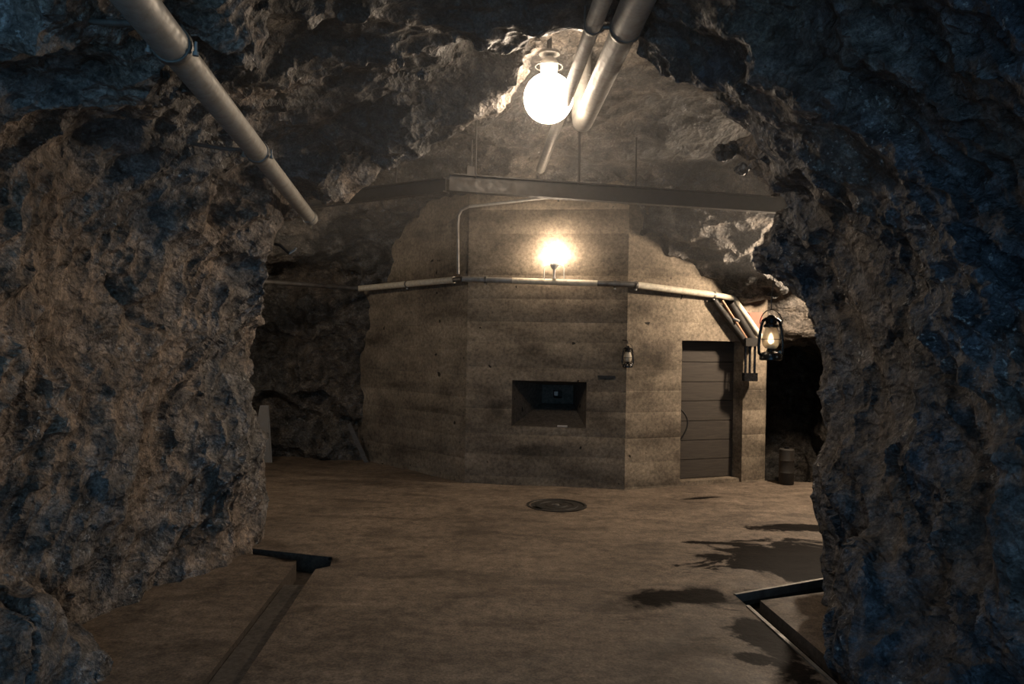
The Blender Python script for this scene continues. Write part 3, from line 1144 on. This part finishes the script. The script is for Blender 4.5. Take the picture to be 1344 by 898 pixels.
o = empty('fire_box', (3.02, 9.52, 2.01), 'faded red metal box behind the slanting pipes beside the hanging lantern', 'box')
box('case', (-.085, -.05, -.12), (.085, .06, .11), 'red', o, 0.015)
box('lid', (-.075, -.065, -.105), (.075, -.05, .095), 'red', o, 0.006)
tube('bracket', [(0, 0.05, 0.02), (0, 0.22, 0.04)], 0.015, 'iron', o, 8)

# ---------------------------------------------------------------- lamps


def cage_lamp(name, loc, label, glow, globe_r, hang, rz=0, upright=True, stem=0.12):
    """Porcelain holder, glass globe and bent-wire guard; upright on a stem or hanging from one."""
    root = empty(name, loc, label, 'lamp', None, rz)
    s = 1 if upright else -1
    k = min(globe_r / 0.10, 1.3)
    zc = s * (stem + 0.09 * k + globe_r)
    flip = Matrix.Scale(s, 4, (0, 0, 1))
    lathe('stem', [(0, 0), (.022, 0), (.022, .012), (.015, .018), (.015, stem - .01), (0, stem - .01)], 'porcelain' if upright else 'galv_dark', root, 14, flip)
    lathe('holder', [(0, stem - .012), (.03 * k, stem - .012), (.052 * k, stem + .02), (.058 * k, stem + .05), (.05 * k, stem + .095 * k), (0, stem + .095 * k)], 'porcelain', root, 20, flip)
    prof = [(globe_r * math.sin(t), zc - s * globe_r * math.cos(t)) for t in [math.pi * j / 16 for j in range(17)]]
    prof[0] = (0, prof[0][1])
    prof[-1] = (0, prof[-1][1])
    lathe('globe', prof, glow, root, 28)
    return root, zc


root, zc = cage_lamp('cage_lamp', (0.475, 8.845, 2.445), 'small glowing globe lamp with wire guard standing on the service pipe', 'bulb_cage', 0.085, 0)
gp = [(-.115, 0, -.02), (-.115, 0, .12), (-.105, 0, .145), (-.085, 0, .155), (-.05, 0, .16), (0, 0, .165), (.05, 0, .16), (.085, 0, .155), (.105, 0, .145), (.115, 0, .12), (.115, 0, -.02)]
tube('wire_guard', gp, 0.007, 'porcelain', root, 8)

root, zc = cage_lamp('globe_lamp', (0.26, 6.15, 4.03), 'large blazing white globe lamp hanging under the rock vault', 'bulb_ceiling', 0.20, 0, 0, False, 0.04)
lathe('wire_guard', [(.006 + .10, -.10), (.112, -.10), (.112, -.106), (.106, -.106)], 'galv_dark', root, 20)
lathe('mounting_plate', [(0, .25), (.02, .25), (.02, .02), (.085, .015), (.085, -.005), (0, -.005)], 'galv_dark', root, 20)

root, zc = cage_lamp('gallery_lamp', (-3.5, 8.3, 2.95), 'weak globe lamp hung in the cross gallery behind the brown rock wall', 'bulb_recess', 0.09, 0, 0, False, 0.10)
tube('hanger_rod', [(0, 0, -.01), (0, 0, .6)], 0.010, 'galv_dark', root, 8)
root, zc = cage_lamp('gallery_lamp', (3.75, 8.5, 2.95), 'globe lamp hung in the cross gallery behind the dark rock edge', 'bulb_side', 0.09, 0, 0, False, 0.10)
tube('hanger_rod', [(0, 0, -.01), (0, 0, .6)], 0.010, 'galv_dark', root, 8)

# ---------------------------------------------------------------- hurricane lanterns


def lantern(name, loc, scale, label, lit, rz=0.0, wire=None):
    root = empty(name, loc, label, 'lantern', None, rz)
    s = scale
    lathe('fuel_tank', [(0, 0), (.082 * s, 0), (.090 * s, .008 * s), (.090 * s, .045 * s), (.078 * s, .062 * s), (.035 * s, .075 * s), (.03 * s, .10 * s), (0, .10 * s)], 'black', root, 24)
    gl = lathe('glass_chimney', [(.046 * s, .10 * s), (.062 * s, .125 * s), (.072 * s, .16 * s), (.068 * s, .20 * s), (.052 * s, .25 * s), (.044 * s, .275 * s), (.040 * s, .275 * s), (.048 * s, .25 * s), (.064 * s, .20 * s), (.068 * s, .16 * s), (.058 * s, .125 * s), (.042 * s, .10 * s), (.046 * s, .10 * s)], 'glass', root, 24)
    lathe('burner', [(0, .098 * s), (.030 * s, .098 * s), (.034 * s, .115 * s), (.018 * s, .135 * s), (0, .135 * s)], 'galv', root, 16)
    if lit:
        lathe('flame', [(0, .135 * s), (.020 * s, .150 * s), (.024 * s, .168 * s), (.014 * s, .20 * s), (0, .232 * s)], 'flame', root, 12)
    lathe('chimney_cap', [(.050 * s, .272 * s), (.062 * s, .276 * s), (.060 * s, .292 * s), (.042 * s, .305 * s), (.046 * s, .325 * s), (.050 * s, .345 * s), (.034 * s, .36 * s), (.02 * s, .375 * s), (0, .378 * s)], 'black', root, 20)
    for sg in (-1, 1):
        pts = [(sg * x * s, 0, z * s) for x, z in ((.075, .03), (.108, .06), (.112, .12), (.105, .20), (.092, .28), (.078, .325), (.045, .345))]
        tube('side_tube', pts, .0125 * s, 'black', root, 10)
    lathe('filler_cap', [(0, 0), (.014 * s, 0), (.014 * s, .02 * s), (0, .02 * s)], 'galv', root, 12, Matrix.Translation((.058 * s, -.045 * s, .06 * s)))
    for k, (px, py, pz) in enumerate(((.0, -.083, .03), (-.05, -.07, .045))):
        lathe('rivet', [(0, 0), (.010 * s, 0), (.008 * s, .010 * s), (0, .013 * s)], 'galv', root, 10, Matrix.Translation((px * s, py * s, pz * s)) @ Matrix.Rotation(math.pi / 2, 4, 'X'))
    hp = [(.105 * s * math.cos(t), .0, (.30 + .12 * math.sin(t)) * s) for t in [math.pi * k / 12 for k in range(13)]]
    tube('bail_handle', hp, .004 * s, 'iron', root, 6)
    # guard wires round the glass
    ring = [(.078 * s * math.cos(t), .078 * s * math.sin(t), .175 * s) for t in [2 * math.pi * k / 20 for k in range(21)]]
    tube('guard_wire', ring, .003 * s, 'iron', root, 6)
    return root


la = lantern('hurricane_lantern', (2.14, 6.3, 1.585), 1.0, 'black hurricane lantern with pale glass hanging at the rock edge', True, 0.25)
tube('hanging_wire', [(0, 0, .42), (0.0, 0, .50), (0.03, 0, .85)], 0.004, 'iron', la, 6)
lb = lantern('hurricane_lantern', (1.33, 8.735, 1.43), 0.66, 'small dark unlit lantern hanging on the corner of the concrete bunker', False, 0.4)
tube('hook', [(0, 0.0, .275), (0, .02, .31), (0.005, .12, .315)], 0.007, 'iron', lb, 8)

# ---------------------------------------------------------------- overhead steel beams


def i_beam(name, a, b, hgt, wid, label, rods):
    a, b = Vector(a), Vector(b)
    root = empty(name, a, label, 'beam')
    d = (b - a).normalized()
    L = (b - a).length
    side = Vector((-d.y, d.x, 0)).normalized()
    up = d.cross(side) * -1
    if up.z < 0:
        up = -up
    m = Matrix(((d.x, side.x, up.x, 0), (d.y, side.y, up.y, 0), (d.z, side.z, up.z, 0), (0, 0, 0, 1)))
    box('web', (0, -.006, -hgt / 2), (L, .006, hgt / 2), 'iron', root, 0, m)
    box('flange', (0, -wid / 2, hgt / 2 - .006), (L, wid / 2, hgt / 2 + .006), 'iron', root, 0.002, m)
    box('flange', (0, -wid / 2, -hgt / 2 - .006), (L, wid / 2, -hgt / 2 + .006), 'iron', root, 0.002, m)
    for (t, off, ln) in rods:
        p = d * (t * L) + side * off + up * (hgt / 2)
        tube('hanger_rod', [p + Vector((0, 0, -.02)), p + Vector((0, 0, ln))], 0.008, 'iron', root, 8)
    return root, m


r1, m1 = i_beam('steel_beam', (-0.62, 7.22, 3.20), (3.70, 8.13, 3.165), 0.155, 0.09, 'long dark steel beam hung level in front of the bunker top',
                [(0.056, -.02, .62), (0.048, .02, .35), (0.286, -.03, .6), (0.292, .03, .6), (0.423, 0, .5)])
box('hanger_block', (0.16, -.04, .08), (0.235, .04, .16), 'iron', r1, 0.006, m1)
r2, m2 = i_beam('steel_beam', (-0.66, 7.28, 3.19), (-2.75, 8.55, 3.17), 0.125, 0.08, 'shorter dark steel beam slanting back towards the unlit rock recess', [(0.25, 0, .5), (0.55, 0, .45)])

# ---------------------------------------------------------------- small things on the floor and walls
man = empty('manhole_cover', (0.495, 7.94, 0), 'round dark iron manhole cover in the floor before the gun slit', 'manhole')
lathe('frame', [(.27, -.01), (.31, -.01), (.315, .012), (.29, .014), (.285, .004), (.27, .004)], 'iron', man, 36)
lathe('lid', [(0, .006), (.05, .007), (.055, .012), (.11, .012), (.115, .006), (.17, .006), (.175, .012), (.22, .012), (.225, .006), (.272, .006), (.272, -.01), (0, -.01)], 'iron', man, 36)
lathe('lifting_boss', [(0, .02), (.025, .018), (.03, .006), (0, .006)], 'galv_dark', man, 14)

o = empty('metal_sheet', (-3.30, 10.35, 0.0), 'narrow pale metal sheet leaning in the dark recess past the rock wall', 'sheet')
bm = bmesh.new()
pr = [(-.24, 0.0, 0.0), (0.06, 0.0, 0.0), (-.07, .22, .76), (-.18, .22, .76)]
t0 = [bm.verts.new(p) for p in pr]
t1 = [bm.verts.new((p[0], p[1] + .012, p[2])) for p in pr]
bm.faces.new(t0)
bm.faces.new(t1[::-1])
for k in range(4):
    bm.faces.new((t0[k], t1[k], t1[(k + 1) % 4], t0[(k + 1) % 4]))
mesh_obj('panel', bm, 'sheet', o, False)
tube('rolled_edge', [(0.06, .006, 0.0), (-.07, .226, .76)], 0.012, 'sheet', o, 10)

o = box('wooden_batten', (-.03, -.02, 0), (.03, .02, .60), 'plankwood', None, 0.005,
        Matrix.Translation((-1.97, 10.50, 0.0)) @ Matrix.Rotation(math.radians(-27), 4, 'Y') @ Matrix.Rotation(math.radians(-6), 4, 'X'))
tag(o, 'short grey wooden batten leaning by the rounded bunker end', 'batten')

o = empty('metal_canister', (3.42, 9.42, 0), 'small dark canister standing beyond the doorway under the lantern', 'canister')
lathe('body', [(0, 0), (.085, 0), (.09, .01), (.09, .14), (.094, .15), (.09, .16), (.09, .29), (.094, .30), (.09, .31), (.09, .43), (.08, .44), (0, .44)], 'iron', o, 24)
lathe('cap', [(0, .44), (.03, .44), (.03, .465), (0, .465)], 'black', o, 14)

o = empty('wall_hook', (-1.86, 6.22, 2.42), 'small bent steel hook on the rock edge below the grey pipe end', 'hook')
tube('shank', [(-.50, .0, .09), (-.18, .0, .06), (-.05, 0, .04), (.03, 0, -.03)], 0.012, 'iron', o, 8)
tube('tip', [(.025, 0, -.03), (.075, 0, .0), (.085, 0, .02)], 0.010, 'galv', o, 8)

# ---------------------------------------------------------------- haze box added to give the lamps a glow
mh = bpy.data.materials.new('glow_haze')
mh.use_nodes = True
nt = mh.node_tree
for n in list(nt.nodes):
    if n.type != 'OUTPUT_MATERIAL':
        nt.nodes.remove(n)
vs_ = N(nt, 'ShaderNodeVolumeScatter')
vs_.inputs['Color'].default_value = (0.95, 0.95, 0.95, 1)
vs_.inputs['Density'].default_value = 0.021
vs_.inputs['Anisotropy'].default_value = 0.2
nt.links.new(vs_.outputs[0], nt.nodes['Material Output'].inputs['Volume'])
MATS['haze'] = mh
o = box('haze', (-2.4, 3.0, 2.5), (3.0, 9.3, 4.2), 'haze')
tag(o, 'thin haze added to imitate the glow around the lamps', 'haze', None, 'stuff')
